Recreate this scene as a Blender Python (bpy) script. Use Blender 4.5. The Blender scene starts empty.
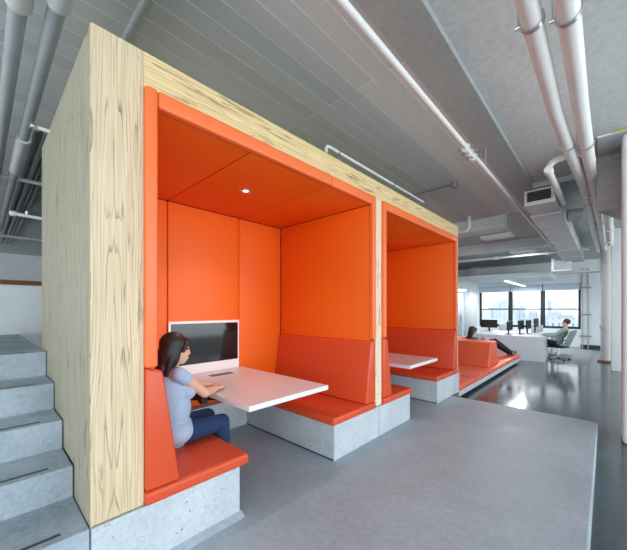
import bpy, bmesh, math, random
from mathutils import Vector, Matrix, Quaternion
random.seed(7)
C = bpy.context.scene.collection
PI = math.pi
ZF = -0.17            # lower floor; the raised slab is z = 0

# ------------------------------------------------------------------ materials
def new_mat(name):
    m = bpy.data.materials.new(name); m.use_nodes = True
    nt = m.node_tree; b = nt.nodes['Principled BSDF']
    return m, nt, b
def N(nt, t, **kw):
    n = nt.nodes.new(t)
    for k, v in kw.items():
        if k in n.inputs: n.inputs[k].default_value = v
        else: setattr(n, k, v)
    return n
def s2l(c):
    return tuple(((x/255)/12.92 if x/255 <= .04045 else ((x/255+.055)/1.055)**2.4) for x in c) + (1,)
def plain(name, rgb, rough=.5, metal=0, bump=0, bscale=200, var=0, emit=None, spec=.5):
    m, nt, b = new_mat(name)
    col = s2l(rgb)
    b.inputs['Base Color'].default_value = col
    b.inputs['Roughness'].default_value = rough
    b.inputs['Metallic'].default_value = metal
    b.inputs['Specular IOR Level'].default_value = spec
    if emit:
        b.inputs['Emission Color'].default_value = col; b.inputs['Emission Strength'].default_value = emit
    tc = N(nt, 'ShaderNodeTexCoord')
    if bump:
        no = N(nt, 'ShaderNodeTexNoise', Scale=bscale, Detail=4); nt.links.new(tc.outputs['Object'], no.inputs['Vector'])
        bp = N(nt, 'ShaderNodeBump', Strength=bump, Distance=.004); nt.links.new(no.outputs['Fac'], bp.inputs['Height'])
        nt.links.new(bp.outputs['Normal'], b.inputs['Normal'])
    if var:
        no = N(nt, 'ShaderNodeTexNoise', Scale=3, Detail=5); nt.links.new(tc.outputs['Object'], no.inputs['Vector'])
        cr = N(nt, 'ShaderNodeValToRGB')
        cr.color_ramp.elements[0].position = .3; cr.color_ramp.elements[1].position = .7
        cr.color_ramp.elements[0].color = tuple(c*(1-var) for c in col[:3]) + (1,)
        cr.color_ramp.elements[1].color = tuple(min(1, c*(1+var)) for c in col[:3]) + (1,)
        nt.links.new(no.outputs['Fac'], cr.inputs['Fac']); nt.links.new(cr.outputs['Color'], b.inputs['Base Color'])
    return m
def mixc(nt, fac, a, bcol):
    mx = nt.nodes.new('ShaderNodeMix'); mx.data_type = 'RGBA'
    if isinstance(fac, (int, float)): mx.inputs[0].default_value = fac
    else: nt.links.new(fac, mx.inputs[0])
    for i, s in ((6, a), (7, bcol)):
        if isinstance(s, tuple): mx.inputs[i].default_value = s
        else: nt.links.new(s, mx.inputs[i])
    return mx.outputs[2]
def ramp(nt, fac, p0, p1, c0=(0,0,0,1), c1=(1,1,1,1)):
    cr = N(nt, 'ShaderNodeValToRGB'); e = cr.color_ramp.elements
    e[0].position = p0; e[1].position = p1; e[0].color = c0; e[1].color = c1
    nt.links.new(fac, cr.inputs['Fac']); return cr.outputs['Color']
def concrete(name, rgb, dark, rough=.7, scale=1.6, pits=0., bump=.25, rvar=.0, crack=0):
    m, nt, b = new_mat(name)
    tc = N(nt, 'ShaderNodeTexCoord')
    n1 = N(nt, 'ShaderNodeTexNoise', Scale=scale, Detail=8, Roughness=.62); nt.links.new(tc.outputs['Object'], n1.inputs['Vector'])
    n2 = N(nt, 'ShaderNodeTexNoise', Scale=scale*14, Detail=5); nt.links.new(tc.outputs['Object'], n2.inputs['Vector'])
    base = ramp(nt, n1.outputs['Fac'], .32, .68, s2l(dark), s2l(rgb))
    fine = ramp(nt, n2.outputs['Fac'], .3, .7, s2l(tuple(c*.86 for c in rgb)), s2l(tuple(min(255, c*1.07) for c in rgb)))
    col = mixc(nt, .35, base, fine)
    bp = N(nt, 'ShaderNodeBump', Strength=bump, Distance=.006); nt.links.new(n2.outputs['Fac'], bp.inputs['Height'])
    if pits:
        v = N(nt, 'ShaderNodeTexVoronoi', Scale=pits); nt.links.new(tc.outputs['Object'], v.inputs['Vector'])
        n3 = N(nt, 'ShaderNodeTexNoise', Scale=pits*.45); nt.links.new(tc.outputs['Object'], n3.inputs['Vector'])
        d = N(nt, 'ShaderNodeMath', operation='MULTIPLY_ADD'); nt.links.new(n3.outputs['Fac'], d.inputs[0])
        d.inputs[1].default_value = -.9; d.inputs[2].default_value = .50
        lt = N(nt, 'ShaderNodeMath', operation='LESS_THAN'); nt.links.new(v.outputs['Distance'], lt.inputs[0]); nt.links.new(d.outputs[0], lt.inputs[1])
        col = mixc(nt, lt.outputs[0], col, s2l(tuple(c*.5 for c in dark)))
    nt.links.new(col, b.inputs['Base Color']); nt.links.new(bp.outputs['Normal'], b.inputs['Normal'])
    if rvar:
        rr = N(nt, 'ShaderNodeMapRange'); nt.links.new(n1.outputs['Fac'], rr.inputs[0])
        rr.inputs[1].default_value = .3; rr.inputs[2].default_value = .7; rr.inputs[3].default_value = rough-rvar; rr.inputs[4].default_value = rough+rvar
        nt.links.new(rr.outputs[0], b.inputs['Roughness'])
    else: b.inputs['Roughness'].default_value = rough
    return m
def boards(name, rgb, dark):
    # board-marked painted concrete: boards run along Y, ~0.2 m wide
    m, nt, b = new_mat(name)
    tc = N(nt, 'ShaderNodeTexCoord')
    mp = N(nt, 'ShaderNodeMapping'); mp.inputs['Rotation'].default_value = (0, 0, PI/2)
    nt.links.new(tc.outputs['Object'], mp.inputs['Vector'])
    br = N(nt, 'ShaderNodeTexBrick'); br.offset = .37
    br.inputs['Scale'].default_value = 1; br.inputs['Brick Width'].default_value = 7.3; br.inputs['Row Height'].default_value = .19
    br.inputs['Mortar Size'].default_value = .008; br.inputs['Mortar Smooth'].default_value = .3
    br.inputs['Color1'].default_value = s2l(rgb); br.inputs['Color2'].default_value = s2l(dark); br.inputs['Mortar'].default_value = s2l(tuple(min(250, c*1.24) for c in rgb))
    nt.links.new(mp.outputs[0], br.inputs['Vector'])
    mp2 = N(nt, 'ShaderNodeMapping'); mp2.inputs['Scale'].default_value = (5, 1.0, 5); nt.links.new(tc.outputs['Object'], mp2.inputs['Vector'])
    no = N(nt, 'ShaderNodeTexNoise', Scale=2, Detail=6); nt.links.new(mp2.outputs[0], no.inputs['Vector'])
    g = ramp(nt, no.outputs['Fac'], .35, .7, s2l(dark), s2l(rgb))
    col = mixc(nt, .25, br.outputs['Color'], g)
    nt.links.new(col, b.inputs['Base Color'])
    ad = N(nt, 'ShaderNodeMath', operation='MULTIPLY_ADD'); nt.links.new(br.outputs['Fac'], ad.inputs[0]); ad.inputs[1].default_value = 1.2
    q = N(nt, 'ShaderNodeMath', operation='MULTIPLY'); nt.links.new(no.outputs['Fac'], q.inputs[0]); q.inputs[1].default_value = .35; nt.links.new(q.outputs[0], ad.inputs[2])
    bp = N(nt, 'ShaderNodeBump', Strength=.8, Distance=.012); nt.links.new(ad.outputs[0], bp.inputs['Height']); nt.links.new(bp.outputs['Normal'], b.inputs['Normal'])
    b.inputs['Roughness'].default_value = .55
    return m
def wood(name, axis='Z', light=(221,202,170), mid=(200,180,144), streak=(92,72,50), figure=1.0, mirror='Y', centre=.5625, half=.1375):
    # pale pine: contour figure from stretched noise, fine fibres and dark checks
    m, nt, b = new_mat(name)
    tc = N(nt, 'ShaderNodeTexCoord')
    def mapped(across, along):
        mp = N(nt, 'ShaderNodeMapping'); nt.links.new(tc.outputs['Object'], mp.inputs['Vector'])
        mp.inputs['Scale'].default_value = (across, across, along) if axis == 'Z' else (across, along, across)
        return mp.outputs[0]
    sx = N(nt, 'ShaderNodeSeparateXYZ'); nt.links.new(tc.outputs['Object'], sx.inputs[0])
    def mth(op, a, b_=None, c_=None):
        q = N(nt, 'ShaderNodeMath', operation=op)
        for k, v in enumerate((a, b_, c_)):
            if v is None: continue
            if isinstance(v, (int, float)): q.inputs[k].default_value = v
            else: nt.links.new(v, q.inputs[k])
        return q.outputs[0]
    acr = {'Z': sx.outputs['X'] if mirror == 'X' else sx.outputs['Y'], 'Y': sx.outputs['Z']}[axis]
    alo = sx.outputs['Z'] if axis == 'Z' else sx.outputs['Y']
    uu = mth('PINGPONG', mth('ADD', acr, 40 - centre), half)
    n0 = N(nt, 'ShaderNodeTexNoise', Scale=1, Detail=2, Roughness=.4)
    cb = N(nt, 'ShaderNodeCombineXYZ'); nt.links.new(mth('MULTIPLY', uu, 9.0), cb.inputs[0]); nt.links.new(mth('MULTIPLY', alo, .62), cb.inputs[1]); nt.links.new(mth('FLOOR', mth('DIVIDE', mth('ADD', acr, 40 - centre + half), half*2)), cb.inputs[2])
    nt.links.new(cb.outputs[0], n0.inputs['Vector'])
    ff = mth('ADD', mth('MULTIPLY', uu, 42*figure), mth('MULTIPLY_ADD', alo, 1.5*figure, mth('MULTIPLY', n0.outputs['Fac'], 11)))
    fr = mth('FRACT', ff)
    nl = N(nt, 'ShaderNodeTexNoise', Scale=1, Detail=3); nt.links.new(mapped(30, 2.4), nl.inputs['Vector'])
    lines = mth('MULTIPLY', ramp(nt, fr, .0, .24, (1,1,1,1), (0,0,0,1)), ramp(nt, nl.outputs['Fac'], .30, .62))
    n1 = N(nt, 'ShaderNodeTexNoise', Scale=1, Detail=5); nt.links.new(mapped(70, 2.2), n1.inputs['Vector'])
    fib = ramp(nt, n1.outputs['Fac'], .35, .7, s2l(light), s2l(mid))
    col = mixc(nt, mth('MULTIPLY', lines, .85), fib, s2l(tuple(c*.5 for c in mid)))
    n2 = N(nt, 'ShaderNodeTexNoise', Scale=1, Detail=3, Roughness=.6); nt.links.new(mapped(34, 3.0), n2.inputs['Vector'])
    n3 = N(nt, 'ShaderNodeTexNoise', Scale=1, Detail=2); nt.links.new(mapped(4.5, 1.3), n3.inputs['Vector'])
    pr = N(nt, 'ShaderNodeMath', operation='MULTIPLY'); nt.links.new(n2.outputs['Fac'], pr.inputs[0]); nt.links.new(n3.outputs['Fac'], pr.inputs[1])
    ck = ramp(nt, pr.outputs[0], .355, .40)
    l2 = N(nt, 'ShaderNodeMath', operation='MAXIMUM'); nt.links.new(lines, l2.inputs[0]); l2.inputs[1].default_value = .5
    c2 = N(nt, 'ShaderNodeMath', operation='MULTIPLY'); nt.links.new(ck, c2.inputs[0]); nt.links.new(l2.outputs[0], c2.inputs[1])
    col = mixc(nt, c2.outputs[0], col, s2l(streak))
    nt.links.new(col, b.inputs['Base Color'])
    b.inputs['Roughness'].default_value = .6
    bp = N(nt, 'ShaderNodeBump', Strength=.12, Distance=.003); nt.links.new(n1.outputs['Fac'], bp.inputs['Height']); nt.links.new(bp.outputs['Normal'], b.inputs['Normal'])
    return m
def glass_mat(name):
    m, nt, b = new_mat(name)
    nt.nodes.remove(b)
    out = nt.nodes['Material Output']
    t = N(nt, 'ShaderNodeBsdfTransparent'); g = N(nt, 'ShaderNodeBsdfGlossy'); g.inputs['Roughness'].default_value = .02
    t.inputs['Color'].default_value = (.95, .98, 1, 1)
    mx = N(nt, 'ShaderNodeMixShader'); mx.inputs[0].default_value = .06
    nt.links.new(t.outputs[0], mx.inputs[1]); nt.links.new(g.outputs[0], mx.inputs[2]); nt.links.new(mx.outputs[0], out.inputs['Surface'])
    return m
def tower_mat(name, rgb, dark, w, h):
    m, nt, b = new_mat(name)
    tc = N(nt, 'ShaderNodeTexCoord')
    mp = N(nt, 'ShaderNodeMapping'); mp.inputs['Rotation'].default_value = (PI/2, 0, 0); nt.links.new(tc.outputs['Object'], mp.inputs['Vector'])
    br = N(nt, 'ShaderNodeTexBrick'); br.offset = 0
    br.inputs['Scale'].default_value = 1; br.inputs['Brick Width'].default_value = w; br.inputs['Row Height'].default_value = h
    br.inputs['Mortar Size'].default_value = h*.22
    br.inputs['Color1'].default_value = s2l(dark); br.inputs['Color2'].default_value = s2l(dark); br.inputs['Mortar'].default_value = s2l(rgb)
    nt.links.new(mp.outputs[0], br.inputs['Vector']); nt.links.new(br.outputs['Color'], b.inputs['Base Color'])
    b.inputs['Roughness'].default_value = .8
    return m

M = {}
M['slab'] = concrete('slab_concrete', (172,185,196), (138,151,161), rough=.5, scale=1.5, bump=.1, rvar=.1)
M['floor'] = concrete('polished_concrete', (88,97,104), (58,66,73), rough=.14, scale=.9, bump=.015, rvar=.05)
M['conc'] = concrete('cast_concrete', (196,206,212), (166,176,184), rough=.75, scale=2.2, pits=42, bump=.15)
M['stair'] = concrete('stair_concrete', (178,192,203), (118,133,146), rough=.75, scale=2.6, bump=.3)
M['boards'] = boards('board_marked_concrete', (216,217,215), (198,200,198))
M['soffit'] = concrete('painted_soffit', (184,189,187), (170,175,173), rough=.6, scale=1.4, bump=.15)
M['soffit_light'] = concrete('pale_soffit', (216,222,221), (198,205,204), rough=.6, scale=1.1, bump=.25)
M['bulkhead'] = concrete('bulkhead_shaded', (146,145,145), (132,131,131), rough=.6, scale=1.4, bump=.1)  # darkened base colour holds the shade of a face turned from the windows
M['white_wall'] = plain('white_wall_paint', (228,236,240), .6, var=.03)
M['woodv'] = wood('pine_vertical', 'Z')
M['woodp'] = wood('pine_post', 'Z', centre=3.43, half=.12, light=(238,226,200), mid=(224,206,172))
M['woodh'] = wood('pine_horizontal', 'Y', light=(233,210,160), mid=(214,184,128), centre=3.08, half=.14, figure=.8)
M['wood_shaded'] = wood('pine_side_shaded', 'Z', light=(178,172,150), mid=(160,153,130), figure=.9, mirror='X', centre=-2.4, half=.31)  # darker, greyer copy of the pine: shade on the end panel as colour
M['orange'] = plain('orange_fabric', (242,106,14), .5, bump=.05, bscale=700, spec=.5)
M['trimo'] = plain('orange_vinyl', (243,118,62), .42, bump=.03, bscale=300)  # salmon tint carries the gloss of the padded edge in its colour
M['seat'] = plain('red_orange_vinyl', (212,78,40), .4, bump=.03, bscale=300)
M['lounge'] = plain('lounge_vinyl', (222,92,58), .45, bump=.03, bscale=300)
M['white'] = plain('white_laminate', (232,232,236), .3)
M['desk'] = plain('cool_white_laminate', (206,218,226), .4)
M['white_edge'] = plain('white_laminate_edge', (244,240,240), .4)
M['black'] = plain('black_plastic', (14,14,16), .45)
M['screen'] = plain('black_screen', (7,8,10), .08)
M['dark_slot'] = plain('dark_slot', (52,62,70), .4)
M['pipe'] = plain('white_pipe_paint', (232,232,230), .42, var=.03)
M['pipe_grey'] = plain('grey_pipe_paint', (168,174,176), .5, var=.05)
M['insul'] = plain('pipe_insulation', (206,206,202), .7, var=.04)
M['conduit'] = plain('galvanised_conduit', (140,142,142), .4, .5)
M['steel'] = plain('bright_steel', (190,190,188), .3, .8)
M['galv'] = plain('duct_metal', (196,198,198), .5, .1, var=.04)
M['dark_metal'] = plain('dark_frame_metal', (26,40,48), .45)
M['rail_wood'] = plain('brown_wood_cap', (112,62,28), .5, var=.15)
M['glass'] = glass_mat('window_glass')
M['blind'] = plain('roller_blind', (196,210,222), .8)
M['rug'] = plain('grey_carpet', (150,158,163), .95, bump=.3, bscale=300, var=.05)
M['lamp'] = plain('lamp_diffuser', (255,255,252), .5, emit=3)
M['downlamp'] = plain('downlight_lens', (255,250,240), .5, emit=.9)
M['chrome'] = plain('chrome_ring', (210,205,200), .25, .9)
M['grass'] = plain('green_blades', (110,160,80), .7, var=.3)
M['skin'] = plain('skin', (222,176,152), .55)
M['hair'] = plain('dark_hair', (34,26,28), .5, bump=.3, bscale=120)
M['hair_brown'] = plain('brown_hair', (62,44,36), .55)
M['blouse'] = plain('pale_blue_cotton', (166,188,214), .85, bump=.1, bscale=60)
M['jeans'] = plain('navy_denim', (22,52,92), .85, bump=.1, bscale=500)
M['greytop'] = plain('grey_jersey', (120,126,138), .85)
M['darkpants'] = plain('charcoal_cloth', (34,36,42), .85)
M['shirt'] = plain('sage_shirt', (146,166,166), .85)
M['shoe'] = plain('taupe_leather', (96,84,80), .5)
M['shoe_dark'] = plain('dark_leather', (30,30,34), .5)
M['eye'] = plain('eye_dark', (24,18,16), .2)
M['lip'] = plain('lip_pink', (206,138,126), .5)
M['mesh_grey'] = plain('grey_chair_mesh', (150,160,166), .7)
M['yellow'] = plain('yellow_label', (206,190,40), .5)

# ------------------------------------------------------------------ geometry helpers
class MB:
    def __init__(s): s.bm = bmesh.new()
    def box(s, x0, x1, y0, y1, z0, z1, bev=0, seg=2):
        t = bmesh.new(); bmesh.ops.create_cube(t, size=1)
        for v in t.verts:
            v.co = Vector(((x0+x1)/2+v.co.x*(x1-x0), (y0+y1)/2+v.co.y*(y1-y0), (z0+z1)/2+v.co.z*(z1-z0)))
        if bev: bmesh.ops.bevel(t, geom=t.edges[:], offset=bev, segments=seg, profile=.5, affect='EDGES')
        s.merge(t); return s
    def merge(s, t, mat=None):
        if mat is not None: t.transform(mat)
        me = bpy.data.meshes.new('tmp'); t.to_mesh(me); t.free(); s.bm.from_mesh(me); bpy.data.meshes.remove(me); return s
    def prism(s, pts, axis, a, b, bev=0, seg=3):
        # closed polygon in the two other axes, swept along axis from a to b
        t = bmesh.new()
        def P(p, q):
            return {'X': (q, p[0], p[1]), 'Y': (p[0], q, p[1]), 'Z': (p[0], p[1], q)}[axis]
        A = [t.verts.new(P(p, a)) for p in pts]; B = [t.verts.new(P(p, b)) for p in pts]
        t.faces.new(A); t.faces.new(B)
        for i in range(len(pts)):
            j = (i+1) % len(pts); t.faces.new((A[i], A[j], B[j], B[i]))
        bmesh.ops.recalc_face_normals(t, faces=t.faces[:])
        if bev: bmesh.ops.bevel(t, geom=t.edges[:], offset=bev, segments=seg, profile=.5, affect='EDGES')
        s.merge(t); return s
    def tube(s, path, r, n=14, caps=True):
        path = [Vector(p) for p in path]
        rs = r if isinstance(r, (list, tuple)) else [r]*len(path)
        rings = []; prev = None
        for i, p in enumerate(path):
            d = (path[min(i+1, len(path)-1)]-path[max(i-1, 0)]).normalized()
            if prev is None:
                u = d.orthogonal().normalized()
            else:
                u = (prev - d*prev.dot(d)).normalized()
            prev = u; w = d.cross(u)
            rings.append([s.bm.verts.new(p+(u*math.cos(2*PI*k/n)+w*math.sin(2*PI*k/n))*rs[i]) for k in range(n)])
        for a, b in zip(rings, rings[1:]):
            for k in range(n): s.bm.faces.new((a[k], a[(k+1) % n], b[(k+1) % n], b[k]))
        if caps:
            s.bm.faces.new(rings[0][::-1]); s.bm.faces.new(rings[-1])
        return s
    def lathe(s, prof, loc=(0,0,0), n=24, axis='Z'):
        rings = []
        for r, z in prof:
            ring = []
            for k in range(n):
                a = 2*PI*k/n; p = (r*math.cos(a), r*math.sin(a), z)
                if axis == 'X': p = (p[2], p[0], p[1])
                if axis == 'Y': p = (p[0], p[2], p[1])
                ring.append(s.bm.verts.new(Vector(p)+Vector(loc)))
            rings.append(ring)
        for a, b in zip(rings, rings[1:]):
            for k in range(n): s.bm.faces.new((a[k], a[(k+1) % n], b[(k+1) % n], b[k]))
        s.bm.faces.new(rings[0][::-1]); s.bm.faces.new(rings[-1])
        return s
    def ell(s, c, r, rot=None, n=14):
        t = bmesh.new(); bmesh.ops.create_uvsphere(t, u_segments=n*2, v_segments=n, radius=1)
        m = Matrix.Diagonal((r[0], r[1], r[2], 1))
        if rot is not None: m = rot.to_4x4() @ m
        s.merge(t, Matrix.Translation(Vector(c)) @ m); return s
    def cap(s, p0, r0, p1, r1, n=14):
        s.tube([p0, p1], [r0, r1], n); s.ell(p0, (r0,)*3, n=8); s.ell(p1, (r1,)*3, n=8); return s
    def build(s, name, mat, parent=None, smooth=False, origin=None):
        bmesh.ops.recalc_face_normals(s.bm, faces=s.bm.faces[:])
        off = root_loc(parent) if parent else (Vector(origin) if origin else Vector((0,0,0)))
        if off.length: bmesh.ops.translate(s.bm, verts=s.bm.verts[:], vec=-off)
        me = bpy.data.meshes.new(name); s.bm.to_mesh(me); s.bm.free()
        me.materials.append(mat)
        if smooth:
            for p in me.polygons: p.use_smooth = True
            if smooth != 'all': me.set_sharp_from_angle(angle=R(40))
        o = bpy.data.objects.new(name, me); C.objects.link(o)
        if parent: o.parent = parent
        else: o.location = off
        return o
def R(d): return d*PI/180
def root_loc(o):
    v = Vector((0,0,0))
    while o: v = v+o.location; o = o.parent
    return v
def tag(o, label=None, cat=None, group=None, kind=None):
    if label: o['label'] = label
    if cat: o['category'] = cat
    if group: o['group'] = group
    if kind: o['kind'] = kind
    return o
def thing(name, loc, label, cat, group=None):
    o = bpy.data.objects.new(name, None); C.objects.link(o); o.location = loc; o.empty_display_size = .1
    return tag(o, label, cat, group)
def struct(name, mb, mat, label=None, parent=None, smooth=False):
    o = mb.build(name, mat, parent, smooth)
    if not parent: tag(o, label, None, None, 'structure')
    return o
def dup(root, loc, label=None):
    r = root.copy(); C.objects.link(r); r.location = loc
    if label: r['label'] = label
    for ch in list(root.children):
        c = ch.copy(); C.objects.link(c); c.parent = r
        for g in ch.children:
            d = g.copy(); C.objects.link(d); d.parent = c
    return r
def arc(c, a, b, n, r, plane):
    out = []
    for i in range(n+1):
        t = a+(b-a)*i/n; p = [c[0], c[1], c[2]]
        p[plane[0]] += r*math.cos(t); p[plane[1]] += r*math.sin(t); out.append(tuple(p))
    return out

# ------------------------------------------------------------------ the setting
XC = -2.085      # concrete front plane
XW = -2.105      # wood front plane
ZW = 3.21        # wood top
CEIL = 3.9
WY = 19.2        # window wall

struct('floor', MB().box(-18, 9, -7, WY+.1, ZF-.2, ZF), M['floor'], 'polished dark concrete floor of the open office')
sl = MB().box(-6.9, -.085, -5, 5.98, ZF, 0, .012, 2)
struct('floor_slab', sl, M['slab'], 'raised grey concrete slab in front of the orange booths')
struct('trim_1', MB().prism([(XC, 0), (XC+.055, 0), (XC+.03, .014), (XC, .03)], 'Y', -1.5, 1.40), M['slab'], 'grout fillet at the foot of the nearest plinth')

# staircase at the left of the booths: treads climb away from the camera
st = MB()
noses = [(-2.10, .375), (-2.55, .575), (-2.935, .78), (-3.325, .99), (-3.76, 1.21)]
for i, (x, z) in enumerate(noses):
    st.box(-6.9 if i == 4 else noses[i+1][0]-.05, x, -3.0, .42, 0, z, .008, 2)
stair = struct('staircase', st, M['stair'], 'grey concrete steps climbing beside the wooden end wall')
for i, (x, z) in enumerate(noses):
    MB().box(x-.075, x-.055, -3.0, .30, z-.004, z+.003).build('nosing_strip', M['dark_slot'], stair)
# half wall with a wooden cap on the landing
struct('wall_landing', MB().box(-6.9, -6.72, -3, 3, 1.21, 1.98), M['white_wall'], 'low white half wall at the back of the stair landing')
struct('trim_2', MB().box(-6.94, -6.68, -3, 3, 1.98, 2.05, .008), M['rail_wood'], 'brown wooden cap along the low landing wall')
struct('wall_left', MB().box(-18.2, -18, -7, WY, ZF, CEIL+.2), M['white_wall'], 'far grey wall seen past the stairs')

# ceiling
c1 = MB().box(-18, -1.36, -7, 8.7, CEIL, CEIL+.2)
struct('ceiling', c1, M['boards'], 'board-marked grey concrete ceiling')
struct('ceiling_girder', MB().box(-1.36, -1.0, -7, 8.7, CEIL-.004, CEIL+.2), M['soffit'], 'smooth dark grey strip of ceiling beside the pale bay')  # darker soffit colour stands for the strip being unlit
struct('ceiling_bay', MB().box(-1.0, 9, -7, 7.1, CEIL+.06, CEIL+.2), M['soffit_light'], 'pale raised ceiling bay above the large pipes')  # paler copy of the soffit, daylight on the bay put into its colour
struct('ceiling_far', MB().box(-18, 9, 8.7, WY, CEIL, CEIL+.2).box(-1.0, 9, 7.1, 8.7, CEIL-.03, CEIL+.2), M['soffit'], 'grey ceiling over the far desks')
for (y0, d, n) in ((8.7, .30, 1), (12.1, .28, 2)):
    struct('ceiling_beam', MB().box(-18, -1.75 if n == 1 else -1.3, y0, y0+.5, CEIL-d, CEIL+.01, .01), M['soffit_light'],
           'nearer grey cross beam over the lounge' if n == 1 else 'farther grey cross beam over the desks')
struct('ceiling_dropped', MB().box(-12, -1.75, 16.2, WY-.02, 3.0, 3.2, .01), M['white_wall'], 'white dropped soffit in front of the windows')

# window wall
wz0, wz1 = .66, 2.86
ww = MB()
wx = [(-5.12, -3.80), (-3.62, -2.40), (-2.22, -.93)]
ww.box(-18, -5.2, WY, WY+.35, ZF, CEIL).box(-.86, 9, WY, WY+.35, ZF, CEIL).box(-5.2, -.86, WY, WY+.35, ZF, wz0).box(-5.2, -.86, WY, WY+.35, wz1, CEIL)
struct('wall_far', ww, M['white_wall'], 'white far wall around the city windows')
struct('wall_pilaster', MB().box(-5.55, -5.2, WY-.4, WY, ZF, CEIL), M['white_wall'], 'white pilaster at the left of the windows')
struct('baseboard_far', MB().box(-.86, 9, WY-.03, WY, ZF, ZF+.12), M['dark_metal'], 'dark baseboard below the far wall')
edges = [(-5.2, -3.71), (-3.71, -2.31), (-2.31, -.86)]
for k, ((x0, x1), nm) in enumerate(zip(edges, ('left', 'middle', 'right'))):
    w = thing('window_%d' % (k+1), ((x0+x1)/2, WY+.1, wz0), nm + ' of the three dark-framed city windows', 'window'); del w['category']
    w['kind'] = 'structure'
    fr = MB(); f = .095
    fr.box(x0, x0+f, WY+.05, WY+.17, wz0, wz1).box(x1-f, x1, WY+.05, WY+.17, wz0, wz1).box(x0+f, x1-f, WY+.05, WY+.17, wz0, wz0+.11).box(x0+f, x1-f, WY+.05, WY+.17, wz1-.05, wz1)
    fr.build('frame', M['dark_metal'], w)
    MB().box(x0+f, x1-f, WY+.06, WY+.15, 1.575, 1.635).build('meeting_rail', M['dark_metal'], w)
    MB().box(x0+f, x1-f, WY+.10, WY+.108, wz0+.11, 1.575).build('pane', M['glass'], w)
    MB().box(x0+f, x1-f, WY+.10, WY+.108, 1.635, wz1-.05).build('pane', M['glass'], w)
    MB().box(x0+.02, x1-.02, WY+.01, WY+.03, 2.52, wz1).build('blind', M['blind'], w)

# columns and the boxed beam on the right
co = MB().box(.155, .62, 5.75, 6.25, ZF, CEIL, .05, 4)
struct('column', co, M['white_wall'], 'nearest white column at the right edge', smooth=True)
co = MB().box(.105, .55, 12.35, 12.8, ZF, CEIL, .02, 3)
struct('column', co, M['white_wall'], 'white column standing behind the nearest one', smooth=True)
bk = MB()
bk.prism([(-.097, 6.2), (.50, 8.1), (1.4, 8.1), (1.4, 6.2)], 'Z', 3.03, 3.82)
struct('boxed_bulkhead', bk, M['bulkhead'], 'grey boxed bulkhead hanging beside the right hand column')
cp = struct('ceiling_panel', MB().box(-.09, 2.2, 5.75, 7.0, 3.93, 3.955, .004), M['white_wall'], 'white ceiling panel above the bulkhead')
MB().box(.06, .20, 5.742, 5.75, 3.934, 3.952).build('label_strip', M['yellow'], cp)
# ------------------------------------------------------------------ booth enclosure
en = thing('booth_enclosure', (-3.1, 3.4, .375), 'long pale pine box enclosing the two orange meeting booths', 'booth')
XB = -4.12; YE = 6.37
MB().box(XW-.03, XW, .425, .70, .380, ZW, .002).build('corner_post', M['woodv'], en)
MB().prism([(XW-.03, .38), (XW-.03, ZW), (XB, ZW), (XB, 1.212), (-3.76, 1.212), (-3.76, .992), (-3.325, .992), (-3.325, .782), (-2.935, .782), (-2.935, .577), (-2.55, .577), (-2.55, .38)], 'Y', .425, .62).build('end_panel', M['wood_shaded'], en)
MB().box(XW-.03, XW, .70, 6.25, 2.985, ZW, .002).build('fascia', M['woodh'], en)
MB().box(XW-.03, XW, 3.34, 3.525, .380, 2.985, .002).build('middle_post', M['woodp'], en)
MB().box(XB, XW, 6.25, YE, .380, ZW, .002).build('far_end_panel', M['woodv'], en)
MB().box(XB, XW-.03, .62, 6.25, 3.05, ZW-.005).build('roof_deck', M['woodh'], en)
MB().box(XB, -3.90, .62, 6.25, .38, 3.05).build('back_wall', M['woodv'], en)

# grass tufts along the roof edge
gm = MB(); bm = gm.bm
for i in range(1300):
    y = random.uniform(.72, 6.2)
    dens = .5+.5*math.sin(y*3.1)*math.sin(y*7.7+1)
    if random.random() > dens: continue
    x = random.uniform(-2.16, -2.11); h = random.uniform(.02, .065); a = random.uniform(0, 2*PI); w = .004
    dx, dy = math.cos(a)*w, math.sin(a)*w; tx, ty = random.uniform(-.02, .02), random.uniform(-.02, .02)
    v = [bm.verts.new((x-dx, y-dy, ZW-.002)), bm.verts.new((x+dx, y+dy, ZW-.002)), bm.verts.new((x+tx+dx*.5, y+ty, ZW+h*.6)), bm.verts.new((x+tx*1.6, y+ty*1.5, ZW+h))]
    bm.faces.new((v[0], v[1], v[2])); bm.faces.new((v[0], v[2], v[3]))
tag(gm.build('grass_fringe', M['grass'], None, origin=(-2.18, 3.4, ZW)), 'green grass fringe along the top edge of the pine booth box', 'grass', None, 'stuff')

# concrete plinths under the benches
CB = -3.66
def plinth(y0, y1, label, loc):
    t = thing('concrete_plinth', loc, label, 'plinth', 'concrete plinths under the booths')
    mb = MB().box(CB-.2, XC, y0, y1, 0, .375, .006, 2)
    mb.build('plinth_block', M['conc'], t)
    return t
p1 = plinth(.425, 1.388, 'pale cast concrete plinth under the bench the woman sits on', (-2.9, .9, 0))
p2 = plinth(2.546, 4.285, 'long pale concrete plinth below the middle post, carrying two benches back to back', (-2.9, 3.4, 0))
p3 = plinth(5.296, 6.37, 'pale concrete plinth at the far end of the pine box', (-2.9, 5.8, 0))
MB().box(XC-.003, XC+.001, 3.43, 3.436, 0.01, .37).build('joint_or_gap_shade', M['dark_slot'], p2)
MB().box(CB-.2, XC, 6.19, 6.194, .01, .3745).build('joint_or_gap_shade', M['dark_slot'], p3)
MB().box(CB, XC-.01, 2.5435, 2.5465, .002, .016).build('joint_or_gap_shade', M['dark_slot'], p2)  # dark strip painting the shaded gap along the plinth foot
MB().box(CB, XC-.01, 5.2935, 5.2965, .002, .014).build('joint_or_gap_shade', M['dark_slot'], p3)  # same painted gap shade at the foot of the far plinth
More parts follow.
